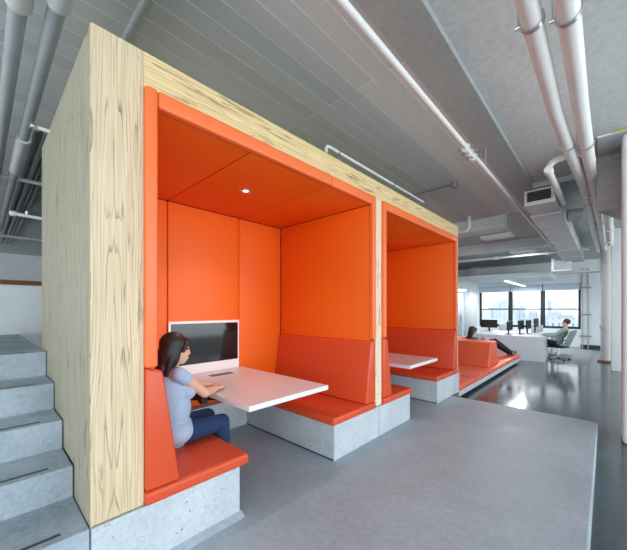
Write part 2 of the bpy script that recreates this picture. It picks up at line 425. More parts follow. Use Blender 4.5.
# low concrete back between the plinths, under the tables
for y0, y1, lb in ((1.388, 2.546, 'low concrete back wall below the first table'), (4.285, 5.296, 'low concrete back wall below the second table')):
    struct('wall_back', MB().box(CB-.2, CB, y0, y1, 0, .375), M['conc'], lb)

# ------------------------------------------------------------------ booth linings
XL = -2.095; XBK = -3.775; ZC = 2.88
def lining(y0, y1, seams, label):
    t = thing('booth_lining', (-2.9, (y0+y1)/2, .47), label, 'booth lining', 'orange linings of the booths')
    cuts = [y0+.07]+seams+[y1-.07]
    for a, b in zip(cuts, cuts[1:]):
        MB().box(XBK-.06, XBK, a+.004, b-.004, .378, ZC, .012, 3).build('back_pad', M['orange'], t, True)
        MB().box(XBK, XL-.03, a+.004, b-.004, ZC, ZC+.06, .012, 3).build('ceiling_pad', M['orange'], t, True)
    # side pads reach forward to the front edge
    MB().box(XBK, XL-.03, y0+.0, y0+.07, 1.21, ZC, .006, 2).build('side_pad', M['orange'], t, True)
    MB().box(XBK, XL-.03, y1-.07, y1, 1.21, ZC, .006, 2).build('side_pad', M['orange'], t, True)
    # padded front edge: two uprights and a head in pieces
    for a, b in ((y0, y0+.072), (y1-.072, y1)):
        MB().box(XL-.03, -2.064, a, b, 1.235, 2.99, .016, 4).build('edge_upright', M['trimo'], t, True)
    hc = [y0+.074]+([seams[1]] if len(seams) > 1 else [])+[y1-.074]
    for a, b in zip(hc, hc[1:]):
        MB().box(XL-.034, -2.066, a+.001, b-.001, ZC-.002, 2.988, .016, 4).build('edge_head', M['trimo'], t, True)
    return t
lining(.70, 3.34, [1.515, 2.50], 'orange padded lining of the first booth where the woman sits')
lining(3.525, 6.245, [4.34, 5.32], 'orange padded lining of the second booth behind the middle post')
dl = thing('downlight', (-2.85, 1.97, ZC), 'small round recessed downlight in the orange booth ceiling', 'light')
MB().lathe([(.03, -.001), (.066, -.009), (.074, -.002), (.074, .004), (.03, .004)], (-2.85, 1.97, ZC)).build('trim_ring', M['chrome'], dl, True)
MB().lathe([(.001, -.004), (.032, -.004), (.032, .003), (.001, .003)], (-2.85, 1.97, ZC)).build('lens', M['downlamp'], dl)

# ------------------------------------------------------------------ benches
SX = XC+.022; SB = -3.77
def bench(yb, d, label, first):
    # yb: wall side of the bench; d = +1 opens towards +Y
    t = thing('booth_bench', (-2.9, yb+d*.4, .375), label, 'bench', 'red orange benches in the booths')
    ye = yb+d*first
    a, b = sorted((yb+d*.0, ye))
    MB().box(SB, SX, a, b, .377, .462, .022, 4).build('seat_cushion', M['seat'], t, True)
    prof = [(yb+d*.003, .466), (yb+d*.215, .466), (yb+d*.105, 1.205), (yb+d*.003, 1.232)]
    MB().prism(prof, 'X', SB, SX-.008, .016, 3).build('backrest', M['seat'], t, True)
    return t
bench(.70, 1, 'red orange bench at the near left with the woman sitting on it', .760)
bench(3.34, -1, 'red orange bench facing the woman across the first table', .83)
bench(3.525, 1, 'red orange bench just beyond the middle pine post', .785)
bench(6.245, -1, 'red orange bench at the far end of the second booth', 1.0)

# ------------------------------------------------------------------ tables and wall screen
def table(y0, y1, xf, label):
    t = thing('booth_table', (-2.9, (y0+y1)/2, .47), label, 'table', 'white booth tables')
    MB().box(XBK+.004, xf, y0, y1, .742, .79, .004, 2).build('tabletop', M['white'], t)
    br = MB()
    for y in (y0+.16, y1-.16):
        br.box(XBK+.004, xf-.55, y-.02, y+.02, .69, .741)
        br.prism([(XBK+.004, .52), (XBK+.06, .50), (xf-.62, .688), (XBK+.004, .688)], 'Y', y-.012, y+.012)
    br.box(xf-.75, xf-.55, y0+.14, y1-.14, .70, .741)
    br.build('bracket', M['black'], t)
    MB().box(xf-.95, xf-.87, y0+.03, y0+.10, .62, .742, .006).build('cable_box', M['black'], t)
    MB().box(-3.55, -3.44, (y0+y1)/2-.13, (y0+y1)/2+.17, .788, .793, .002).build('power_flap', M['dark_slot'], t)
    return t
table(1.53, 2.545, -2.165, 'white cantilevered table where the woman works')
table(4.20, 5.20, -2.045, 'white cantilevered table in the second booth')
tv = thing('wall_monitor', (XBK, 2.01, .79), 'black wide screen in a white surround on the booth back wall', 'monitor')
MB().box(XBK-.0, XBK+.025, 1.515, 2.482, .792, 1.452, .003).build('surround', M['white_edge'], tv)
MB().box(XBK+.02, XBK+.032, 1.546, 2.458, .915, 1.42, .004).build('screen', M['screen'], tv)

# ------------------------------------------------------------------ pipes and services
def pipe(name, pts, r, mat, label, cat='pipe', group=None, n=16):
    t = thing(name, pts[0], label, cat, group)
    MB().tube(pts, r, n).build('pipe_run', mat, t, True)
    return t
def ring(p, axis, r, w, t, mat, parent, name='clamp'):
    m = MB(); m.lathe([(r-t, -w/2), (r+t, -w/2), (r+t, w/2), (r-t, w/2)], p, 20, axis)
    return m.build(name, mat, parent, True)
# two large insulated pipes over the walkway
def big_pipe(pts, r, label, ys):
    t = pipe('insulated_pipe', pts, r, M['pipe'], label, 'pipe', 'large white insulated pipes', 22)
    def at(y):
        for a, b in zip(pts, pts[1:]):
            if a[1] <= y <= b[1]: return a[0]+(b[0]-a[0])*(y-a[1])/(b[1]-a[1])
    z = pts[0][2]
    for y in ys:
        x = at(y)
        ring((x, y, z), 'Y', r+.005, .04, .006, M['steel'], t, 'clamp')
        MB().tube([(x-r-.02, y, z), (x-r-.02, y, CEIL+.06)], .006, 8).build('hanger_rod', M['steel'], t)
        MB().tube([(x-r-.04, y, z), (x-r+.005, y, z)], .012, 8).build('clamp_bolt', M['steel'], t)
    for y in ys[1:]:
        MB().lathe([(r+.002, -.02), (r+.006, 0), (r+.002, .02)], (at(y+.6), y+.6, z), 20, 'Y').build('band', M['insul'], t, True)
    return t
big_pipe([(-.37, -2, 3.6), (-.375, 4.0, 3.6), (-.27, 6.7, 3.6), (-.19, 14.6, 3.6)], .062, 'left of the two large white insulated pipes at top right', [2.62, 4.9, 7.2, 9.6])
big_pipe([(-.185, -2, 3.6), (-.185, 4.0, 3.6), (-.15, 7.0, 3.6), (-.03, 14.8, 3.6)], .066, 'right of the two large white insulated pipes at top right', [2.72, 5.0, 7.3, 9.7])
t = pipe('stub_pipe', [(-.565, 5.2, 3.46), (-.55, 7.05, 3.46)], .042, M['pipe'], 'short white pipe stub with an elbow beside the large pipes', 'pipe')
MB().tube([(-.565, 5.27, 3.48)]+arc((-.465, 5.27, 3.50), PI, PI/2, 6, .10, (0, 2))+[(-.20, 5.27, 3.60)], .04, 14).build('elbow', M['insul'], t, True)
MB().lathe([(.015, -.02), (.042, -.02), (.054, .02), (.054, .1), (.046, .1)], (-.565, 5.18, 3.46), 18, 'Y').build('end_cap', M['pipe'], t, True)
MB().tube([(-.555, 6.5, 3.46), (-.555, 6.5, CEIL+.06)], .007, 6).build('hanger_rod', M['steel'], t)
t = pipe('drop_pipe', [(.03, 7.7, 3.5), (.09, 12.2, 3.45)], .065, M['pipe'], 'thin white pipe right of the large pipes with couplings', 'pipe')
for y in (8.3, 10, 11.6): ring((.03+.06*(y-7.7)/4.5, y, 3.5-.05*(y-7.7)/4.8), 'Y', .075, .12, .012, M['pipe'], t, 'coupling')
MB().tube([(.06, 9.2, 3.48), (.06, 9.2, CEIL)], .007, 6).build('hanger_rod', M['steel'], t)
# long sprinkler main along the booths
t = pipe('sprinkler_main', [(-1.235, -2, 3.6), (-1.262, 4.08, 3.6)]+[(-1.262, 4.14, 3.6), (-1.264, 4.2, 3.588), (-1.262, 4.35, 3.588), (-1.258, 4.42, 3.6), (-1.255, 16, 3.6)], .028, M['pipe'], 'long thin white pipe running along the ceiling in front of the booths', 'pipe')
for y in (4.12, 4.26, 4.42):
    ring((-1.264, y, 3.594), 'Y', .038, .05, .013, M['pipe'], t, 'coupling')
    MB().box(-1.36, -1.345, y-.02, y+.02, 3.575, 3.61).box(-1.345, -1.18, y-.006, y+.006, 3.587, 3.6).box(-1.2, -1.175, y-.02, y+.02, 3.57, 3.615).build('coupling_bolt', M['steel'], t)
for y in (4.95, 9.0, 12.8):
    MB().tube([(-1.26, y, 3.62), (-1.26, y, CEIL)], .012, 8).build('hanger_rod', M['pipe_grey'], t)
MB().lathe([(.028, -.04), (.042, -.04), (.042, .04), (.028, .04)], (-1.255, 10.6, 3.6), 16, 'Y').build('sprinkler_tee', M['pipe'], t, True)
# cross pipe by the far beam
t = pipe('cross_pipe', [(-6.5, 13.2, 3.52), (-.4, 13.2, 3.52)], .045, M['pipe'], 'thin white pipe crossing the room above the lounge', 'pipe')
for x in (-3.0, -1.45): ring((x, 13.2, 3.52), 'X', .06, .12, .016, M['pipe'], t, 'coupling')
t = pipe('hooked_pipe', [(-5.5, 8.3, 3.55), (-2.6, 8.3, 3.55)]+arc((-2.6, 8.3, 3.67), -PI/2, 0, 6, .12, (0, 2))+[(-2.48, 8.3, CEIL+.02)], .04, M['pipe'], 'white pipe hooking up into the ceiling beyond the booth box', 'pipe')
ring((-3.1, 8.3, 3.55), 'X', .05, .05, .014, M['pipe'], t, 'coupling')
# rail pipe on the booth roof
RX = -2.53; RZ = 3.63
t = pipe('roof_pipe', [(RX, 2.93, ZW), (RX, 2.93, RZ-.05)]+arc((RX, 2.98, RZ-.05), PI, PI/2, 5, .05, (1, 2))+[(RX, 5.75, RZ)], .02, M['pipe'], 'slim white pipe rising from the booth roof and running along its edge', 'pipe')
for y in (3.18, 4.6):
    MB().tube([(RX, y, RZ), (RX, y, CEIL)], .005, 6).build('hanger_rod', M['steel'], t)
    ring((RX, y, RZ), 'Y', .03, .02, .004, M['steel'], t, 'clamp')
t = pipe('ceiling_conduit', [(-3.6, 5.85, CEIL-.05), (-2.0, 5.85, CEIL-.05)], .014, M['conduit'], 'thin conduit ending in a round ceiling box above the second booth', 'conduit')
MB().lathe([(.05, -.06), (.055, 0), (.055, .05)], (-2.0, 5.85, CEIL-.05), 16).build('junction_box', M['conduit'], t, True)
pipe('ceiling_conduit', [(-9, .84, CEIL-.02), (-1.5, .84, CEIL-.02)], .028, M['soffit'], 'grey painted conduit crossing the ceiling behind the near pine post', 'conduit')
# pipes above the stairs, running away from the camera
for y, z, ins, lb in ((.175, 3.62, [(-1.6, -2.85)], 'left grey pipe with a white insulated end above the stairs'),
                      (.355, 3.62, [(-1.6, -2.66), (-5.0, -6.3)], 'right grey pipe with white insulated lengths above the stairs')):
    t = pipe('stair_pipe', [(-1.6, y, z), (-11, y, z)], .05, M['pipe_grey'], lb, 'pipe', 'grey pipes over the stairs')
    for a, b in ins:
        MB().tube([(a, y, z), (b+.015, y, z), (b, y, z)], [.07, .07, .056], 18).build('insulation', M['insul'], t, True)
t = pipe('sprinkler_branch', [(-3.6, .30, 3.176), (-3.6, .43, 3.174)], .016, M['pipe'], 'short white sprinkler branch beside the wooden end wall', 'pipe')
MB().lathe([(.01, -.02), (.024, -.012), (.026, .0), (.02, .03)], (-3.6, .31, 3.176), 14, 'Y').build('end_cap', M['chrome'], t, True)
t = pipe('sprinkler_branch', [(-5.0, .25, 2.705), (-5.0, 1.2, 2.68)], .02, M['pipe'], 'lower white sprinkler branch seen past the stairs', 'pipe')
MB().lathe([(.01, -.03), (.03, -.02), (.032, .0), (.026, .03)], (-5.0, .26, 2.705), 14, 'Y').build('end_cap', M['pipe'], t, True)
MB().lathe([(.008, 0), (.016, .015), (.016, .04), (.006, .05)], (-5.0, .383, 2.715), 10).build('sprinkler_head', M['chrome'], t, True)
MB().tube([(-5.0, 1.1, 2.69), (-5.0, 1.1, CEIL)], .008, 6).build('hanger_rod', M['steel'], t)
for k, (y, lb) in enumerate(((.73, 'nearest the pine end wall'), (.59, 'third from the pine end wall'), (.66, 'second from the pine end wall'), (.48, 'fourth from the pine end wall'))):
    pipe('conduit_run', [(-5.2, y, 3.86), (-15, y, 3.86)], .04 if k % 2 else .03, M['conduit'], 'grey conduit above the landing, ' + lb, 'conduit', 'parallel grey conduits', 10)
t = pipe('conduit_bridge', [(-6.6, -2, 3.6), (-6.6, 2, 3.6)], .03, M['pipe_grey'], 'grey crossing conduit nearer the stairs', 'conduit')
MB().tube([(-6.6, 1.2, 3.6), (-6.6, 1.2, CEIL)], .01, 6).build('hanger_rod', M['steel'], t)
t = pipe('conduit_bridge', [(-9, -2, 3.1), (-9, 2, 3.1)], .03, M['pipe_grey'], 'grey crossing conduit low over the far landing', 'conduit')
MB().tube([(-9, 1.2, 3.1), (-9, 1.2, CEIL)], .01, 6).build('hanger_rod', M['steel'], t)
for x, y, z, lb in ((-9.5, .05, 3.05, 'upper small white pendant light past the landing'), (-11.5, -.45, 2.95, 'lower small white pendant light past the landing')):
    t = thing('pendant_light', (x, y, z), lb, 'light', 'small pendant lights past the landing')
    MB().lathe([(.11, 0), (.12, .01), (.12, .12), (.05, .2)], (x, y, z), 18).build('shade', M['galv'], t, True)
    MB().lathe([(.001, -.004), (.10, -.004), (.10, .004), (.001, .004)], (x, y, z), 18).build('lens', M['lamp'], t)
    MB().tube([(x, y, z+.2), (x, y, CEIL)], .01, 8).build('stem', M['galv'], t)

# air handling unit and duct
t = thing('fan_coil_unit', (-.82, 6.7, 3.35), 'white ceiling air unit with a black grille at top right', 'air unit')
MB().box(-1.03, -.60, 6.4, 7.1, 3.36, 3.62, .008).build('casing', M['galv'], t)
MB().box(-1.005, -.635, 6.385, 6.40, 3.40, 3.60, .003).build('grille_frame', M['galv'], t)
g = MB().box(-.985, -.655, 6.378, 6.388, 3.42, 3.585)
g.build('grille', M['black'], t)
sl = MB()
for k in range(5): sl.box(-.985, -.655, 6.372, 6.38, 3.445+k*.028, 3.449+k*.028)
for k in range(12): sl.box(-.975+k*.028, -.973+k*.028, 6.372, 6.38, 3.42, 3.585)
sl.build('grille_bars', M['dark_slot'], t)
t = thing('air_duct', (-.82, 10, 3.35), 'long pale metal air duct behind the black grille unit', 'duct')
MB().box(-1.05, -.58, 7.12, 15.0, 3.33, 3.66, .006).build('duct_body', M['galv'], t)
for y in (8.6, 10.1, 11.7, 13.3): MB().box(-1.065, -.565, y, y+.04, 3.315, 3.67).build('flange', M['galv'], t)
MB().lathe([(.06, 0), (.12, .02), (.12, .25), (.09, .25)], (-.58, 8.2, 3.5), 18, 'X').build('branch_collar', M['galv'], t, True)
for y in (7.6, 8.2, 8.8, 9.4, 10.0, 10.6): MB().box(-1.13, -1.06, y, y+.12, 3.5, 3.56).build('hanger_bracket', M['black'], t)
for y in (8.61, 11.71): MB().tube([(-.82, y+.02, 3.66), (-.82, y+.02, CEIL)], .01, 6).build('hanger_rod', M['steel'], t)
# white end box and tray near the window
t = thing('service_box', (-1.25, 14, 3.1), 'open white box hanging at the end of the duct', 'box')
MB().box(-1.42, -1.36, 13.9, 14.6, 2.98, 3.4).box(-1.36, -.9, 14.55, 14.6, 2.98, 3.4).box(-1.42, -.9, 13.9, 14.6, 2.94, 2.99).build('casing', M['white_wall'], t)
MB().tube([(-1.1, 14.58, 3.4), (-1.1, 14.58, CEIL)], .01, 6).build('hanger_rod', M['steel'], t)
t = thing('cable_tray', (-.5, 15.4, 3.0), 'pale cable tray hanging under the duct by the windows', 'cable tray')
MB().box(-1.4, .1, 15.1, 15.16, 2.96, 3.02).box(-1.4, .1, 15.7, 15.76, 2.96, 3.02).build('side_rail', M['pipe'], t)
MB().box(-1.35, .05, 15.16, 15.70, 2.965, 2.975).build('tray_bed', M['galv'], t)
MB().tube([(-1.0, 15.4, 3.0), (-1.0, 15.4, CEIL)], .012, 6).build('hanger_rod', M['steel'], t)
MB().tube([(-.2, 15.4, 3.0), (-.2, 15.4, CEIL)], .012, 6).build('hanger_rod', M['steel'], t)
# small ceiling panels and lights over the lounge
for x, y, lb in ((-2.1, 9.6, 'nearer flat white ceiling panel over the lounge'), (-2.0, 12.75, 'farther flat white ceiling panel over the desks')):
    t = thing('ceiling_panel_light', (x, y, 3.5), lb, 'light', 'flat white ceiling panels')
    MB().box(x-.45, x+.30, y-.15, y+.25, 3.55, 3.62, .01).build('housing', M['white_wall'], t)
    MB().tube([(x-.3, y, 3.62), (x-.3, y, CEIL)], .008, 6).build('hanger_rod', M['steel'], t)
    MB().tube([(x+.2, y, 3.62), (x+.2, y, CEIL)], .008, 6).build('hanger_rod', M['steel'], t)
t = thing('air_vent', (-4.1, 12.05, 3.4), 'small black slotted vent on the far beam beside the booth', 'vent')
MB().box(-5.15, -4.45, 12.06, 12.1, 3.30, 3.46).build('vent_frame', M['dark_slot'], t)
sl = MB()
for k in range(5): sl.box(-5.12+k*.135, -5.02+k*.135, 12.05, 12.07, 3.32, 3.44)
sl.build('vent_slots', M['black'], t)
for x, y0, lb in ((-3.0, 16.7, 'slim bright strip light hanging below the white soffit'),):
    t = thing('strip_light', (x, y0, 2.75), lb, 'light')
    MB().box(x-.07, x+.07, 14.7, 18.7, 2.76, 2.80, .004).build('housing', M['white_wall'], t)
    MB().box(x-.065, x+.065, 14.72, 18.68, 2.745, 2.761).build('diffuser', M['lamp'], t)
    MB().tube([(x, 16.5, 2.8), (x, 16.5, 3.0)], .006, 6).build('hanger_rod', M['steel'], t)
    MB().tube([(x, 18.3, 2.8), (x, 18.3, 3.0)], .006, 6).build('hanger_rod', M['steel'], t)
t = thing('strip_light', (-6, 18, 2.75), 'long bright strip light beside the white pilaster', 'light')
MB().box(-6.9, -5.62, 18.2, 18.34, 2.68, 2.78, .004).build('housing', M['white_wall'], t)
MB().box(-6.88, -5.64, 18.18, 18.36, 2.62, 2.69).build('diffuser', M['lamp'], t)
MB().tube([(-6.5, 18.27, 2.78), (-6.5, 18.27, CEIL)], .006, 6).build('hanger_rod', M['steel'], t)
MB().tube([(-5.9, 18.27, 2.78), (-5.9, 18.27, CEIL)], .006, 6).build('hanger_rod', M['steel'], t)
# pale glazed doors / cabinets left of the windows
for k, x in enumerate((-6.25, -6.85, -7.45)):
    t = thing('tall_cabinet', (x, WY-.3, ZF), ('first', 'second', 'third')[k]+' tall white cabinet from the window pilaster', 'cabinet', 'tall white cabinets')
    MB().box(x-.29, x+.29, WY-.42, WY-.01, ZF, 2.5, .006).build('body', M['white_wall'], t)
    MB().box(x-.27, x+.27, WY-.44, WY-.42, ZF+.06, 2.46, .004).build('door', M['blind'], t)
    MB().box(x+.2, x+.22, WY-.47, WY-.44, .9, 1.3).build('handle', M['dark_metal'], t)
# vertical services on the right part of the far wall
for x, lb in ((-.80, 'thin vertical grey wall pipe nearest the window'), (-.60, 'thin vertical grey wall pipe right of its neighbour')):
    t = pipe('wall_pipe', [(x, WY-.07, ZF), (x, WY-.07, 3.5)], .024, M['pipe_grey'], lb, 'pipe', 'vertical pipes beside the window', 10)
    for z in (.35, 1.35, 2.6): MB().box(x-.10, x+.10, WY-.05, WY, z-.03, z+.03).build('bracket', M['conduit'], t)
t = pipe('floor_pipe', [(.02, 14.35, ZF), (.02, 14.35, CEIL)], .16, M['galv'], 'beige round pipe column standing on the floor near the far wall', 'pipe', None, 20)
ring((.02, 14.35, 1.0), 'Z', .17, .12, .02, M['galv'], t, 'collar')
MB().lathe([(.16, 0), (.24, 0), (.24, .04), (.16, .07)], (.02, 14.35, ZF), 20).build('foot', M['rail_wood'], t, True)
t = thing('switch_box', (.52, WY-.05, 1.75), 'small grey electrical box on the far white wall', 'electrical box')
MB().box(.46, .72, WY-.14, WY, 1.7, 2.05, .01).build('casing', M['conduit'], t)
MB().tube([(.6, WY-.06, 2.05), (.6, WY-.06, 3.6)], .03, 8).build('conduit', M['conduit'], t)

# ------------------------------------------------------------------ lounge platform
lp = thing('lounge_platform', (-2.9, 9.4, ZF), 'long low concrete platform of the orange lounge', 'platform')
MB().box(-4.0, XC, 6.375, 12.3, -.105, 0.0, .006).build('platform_slab', M['conc'], lp)
MB().box(-4.0, XC-.45, 6.4, 12.0, ZF, -.105).build('plinth', M['conc'], lp)
def lcush(y0, y1, label):
    t = MB().box(-3.98, XC+.01, y0, y1, .002, .09, .022, 3).build('lounge_cushion', M['lounge'], None, True, (-3, (y0+y1)/2, 0))
    tag(t, label, 'cushion', 'flat orange lounge cushions')
lcush(6.38, 7.62, 'flat orange lounge cushion nearest the booth')
lcush(7.63, 8.83, 'flat orange lounge cushion in front of the wedge')
lcush(8.84, 10.4, 'flat orange lounge cushion below the wedge')
lcush(10.41, 12.32, 'flat orange lounge cushion at the far end under the feet')
def wedge(prof, x0, x1, name, label, mat=M['lounge']):
    t = MB().prism(prof, 'X', x0, x1, .03, 3).build(name, mat, None, True, ((x0+x1)/2, prof[0][0], .09))
    tag(t, label, 'back cushion')
wedge([(8.9, .092), (10.05, .092), (9.72, .73), (9.16, .73)], -3.55, -2.2, 'wedge_backrest', 'thick orange wedge backrest standing across the lounge')
wedge([(6.39, .092), (7.0, .092), (6.6, .62), (6.39, .62)], -3.9, -2.22, 'wedge_backrest', 'orange wedge backrest against the end of the pine box')
MB_b = MB().box(-3.98, -3.72, 10.1, 12.2, .092, .62, .03, 3).build('back_cushion', M['lounge'], None, True, (-3.85, 11, .09))
tag(MB_b, 'orange back cushion behind the reclining woman', 'back cushion')

# ------------------------------------------------------------------ desk area
rug = MB().box(-1.95, -.42, 13.3, 17.9, ZF, ZF+.012, .004).build('rug', M['rug'], None, False, (-1.1, 15.6, ZF))
tag(rug, 'grey carpet under the office chair by the windows', 'carpet')
DY = 12.85
t = thing('desk', (-2.4, 14.4, ZF), 'long white desk with a solid front below the windows', 'desk')
MB().box(-3.75, -1.50, DY, DY+.05, ZF, .665, .004).build('front_panel', M['desk'], t)
MB().box(-3.75, -1.50, DY+.05, 15.8, .60, .655, .004).build('desk_top', M['desk'], t)
MB().box(-1.56, -1.51, DY+.05, DY+1.0, ZF, .60).build('end_panel', M['desk'], t)
MB().box(-3.74, -3.69, DY+.05, 15.75, ZF, .60).build('end_panel', M['desk'], t)
MB().box(-1.56, -1.51, 15.1, 15.75, ZF, .60).build('end_panel', M['desk'], t)
def monitor(x, y, rz, label, w=.55, h=.34, zc=1.03, mat='black'):
    t = thing('desk_monitor', (x, y, .655), label, 'monitor', 'monitors on the white desk')
    q = Matrix.Translation((x, y, 0)) @ Matrix.Rotation(rz, 4, 'Z')
    def b(nm, m, *bx):
        mb = MB().box(*bx); mb.bm.transform(q); mb.build(nm, m, t)
    b('screen', M[mat], -w/2, w/2, -.02, .02, zc-h/2, zc+h/2, .006)
    b('stand_arm', M['black'], -.03, .03, .02, .06, .67, zc)
    b('stand_foot', M['black'], -.13, .13, -.08, .14, .656, .672, .004)
monitor(-2.66, 13.7, R(84), 'monitor seen edge-on at the window mullion', zc=.98)
monitor(-2.40, 14.3, R(82), 'second monitor from the mullion, seen edge-on', zc=1.0)
monitor(-2.22, 14.7, R(83), 'third monitor from the mullion, seen edge-on', zc=1.0)
monitor(-2.05, 15.3, R(84), 'farthest monitor, nearest the man', zc=1.06)
monitor(-3.68, 15.0, R(6), 'wide black monitor facing the lounge at the left end', w=.62, h=.34, zc=.98)
# keyboards / papers
for x, y, lb in ((-2.0, 13.4, 'pale papers on the desk in front of the monitors'), (-1.75, 14.2, 'pale papers on the desk beside the man')):
    o = MB().box(x-.15, x+.15, y-.2, y+.2, .656, .662).build('paper_sheet', M['white_edge'], None, False, (x, y, .656)); tag(o, lb, 'paper')

def office_chair(x, y, rz, label, recline=12):
    t = thing('office_chair', (x, y, ZF), label, 'office chair', 'grey mesh office chairs')
    q = Matrix.Translation((x, y, ZF)) @ Matrix.Rotation(rz, 4, 'Z')      # chair faces local +Y
    def put(nm, mb, m, sm=True, par=None):
        mb.bm.transform(q); return mb.build(nm, m, par or t, sm)
    put('seat', MB().box(-.25, .25, -.24, .26, .44, .50, .025, 3), M['black'])
    a = R(recline); bk = MB()
    bk.box(-.23, .23, -.03, .02, 0, .58, .03, 3); bk.bm.transform(Matrix.Translation((0, -.24, .52)) @ Matrix.Rotation(a, 4, 'X'))
    put('backrest', bk, M['mesh_grey'])
    put('column', MB().tube([(0, 0, .12), (0, 0, .44)], .03, 10), M['chrome'])
    for s in (-1, 1):
        put('armrest', MB().tube([(s*.27, .0, .46), (s*.30, -.02, .66)], .018, 8).box(s*.30-.04, s*.30+.04, -.14, .14, .66, .69, .01), M['black'])
    for k in range(5):
        an = 2*PI*k/5+.3; c, s = math.cos(an), math.sin(an)
        L = put('leg', MB().tube([(0, 0, .13), (c*.3, s*.3, .08)], [.03, .018], 8), M['chrome'])
        put('caster', MB().lathe([(.015, -.025), (.034, -.02), (.034, .02), (.015, .025)], (c*.31, s*.31, .034), 12, 'X'), M['black'], True, L)
    return t
office_chair(-1.22, 13.75, R(72), 'grey mesh office chair with the man leaning back in it', 22)
office_chair(-3.3, 16.25, R(200), 'empty grey mesh office chair behind the left end of the desk, left one', 14)
office_chair(-2.3, 16.4, R(165), 'empty grey mesh office chair behind the desk, right one', 14)

# ------------------------------------------------------------------ people
def remesh(mb, voxel, it=6):
    me = bpy.data.meshes.new('body_raw'); mb.bm.to_mesh(me); mb.bm.free()
    o = bpy.data.objects.new('body_raw', me); C.objects.link(o)
    m = o.modifiers.new('r', 'REMESH'); m.mode = 'VOXEL'; m.voxel_size = voxel
    if it: s = o.modifiers.new('s', 'SMOOTH'); s.factor = .5; s.iterations = it
    dg = bpy.context.evaluated_depsgraph_get()
    me2 = bpy.data.meshes.new_from_object(o.evaluated_get(dg))
    bpy.data.objects.remove(o); bpy.data.meshes.remove(me)
    out = MB(); out.bm.from_mesh(me2); bpy.data.meshes.remove(me2)
    return out
def hand(mb, wrist, d, palm_n, S, side, curl=.5):
    # d: direction of the fingers, palm_n: normal out of the palm, side: towards the thumb
    d = Vector(d).normalized(); n = Vector(palm_n); n = (n-d*n.dot(d)).normalized(); sd = d.cross(n)*side
    w = Vector(wrist); pc = w+d*.05*S
    mb.ell(pc, (.042*S, .05*S, .016*S), Matrix((sd, d, n)).transposed())
    for i, (off, L) in enumerate(((.031, .068), (.011, .076), (-.010, .072), (-.030, .056))):
        p = pc+d*.036*S+sd*off*S
        q = p+(d*.6+n*.25*curl)*L*.75*S
        e = q+(d*.35+n*.8*curl)*L*.55*S
        mb.cap(p, .0095*S, q, .0085*S, 8); mb.cap(q, .0085*S, e, .0072*S, 8)
    p = w+d*.025*S+sd*.03*S; q = p+(sd*.7+d*.6+n*.3)*.04*S; e = q+(d*.8+n*.4)*.035*S
    mb.cap(p, .013*S, q, .0105*S, 8); mb.cap(q, .0105*S, e, .0085*S, 8)
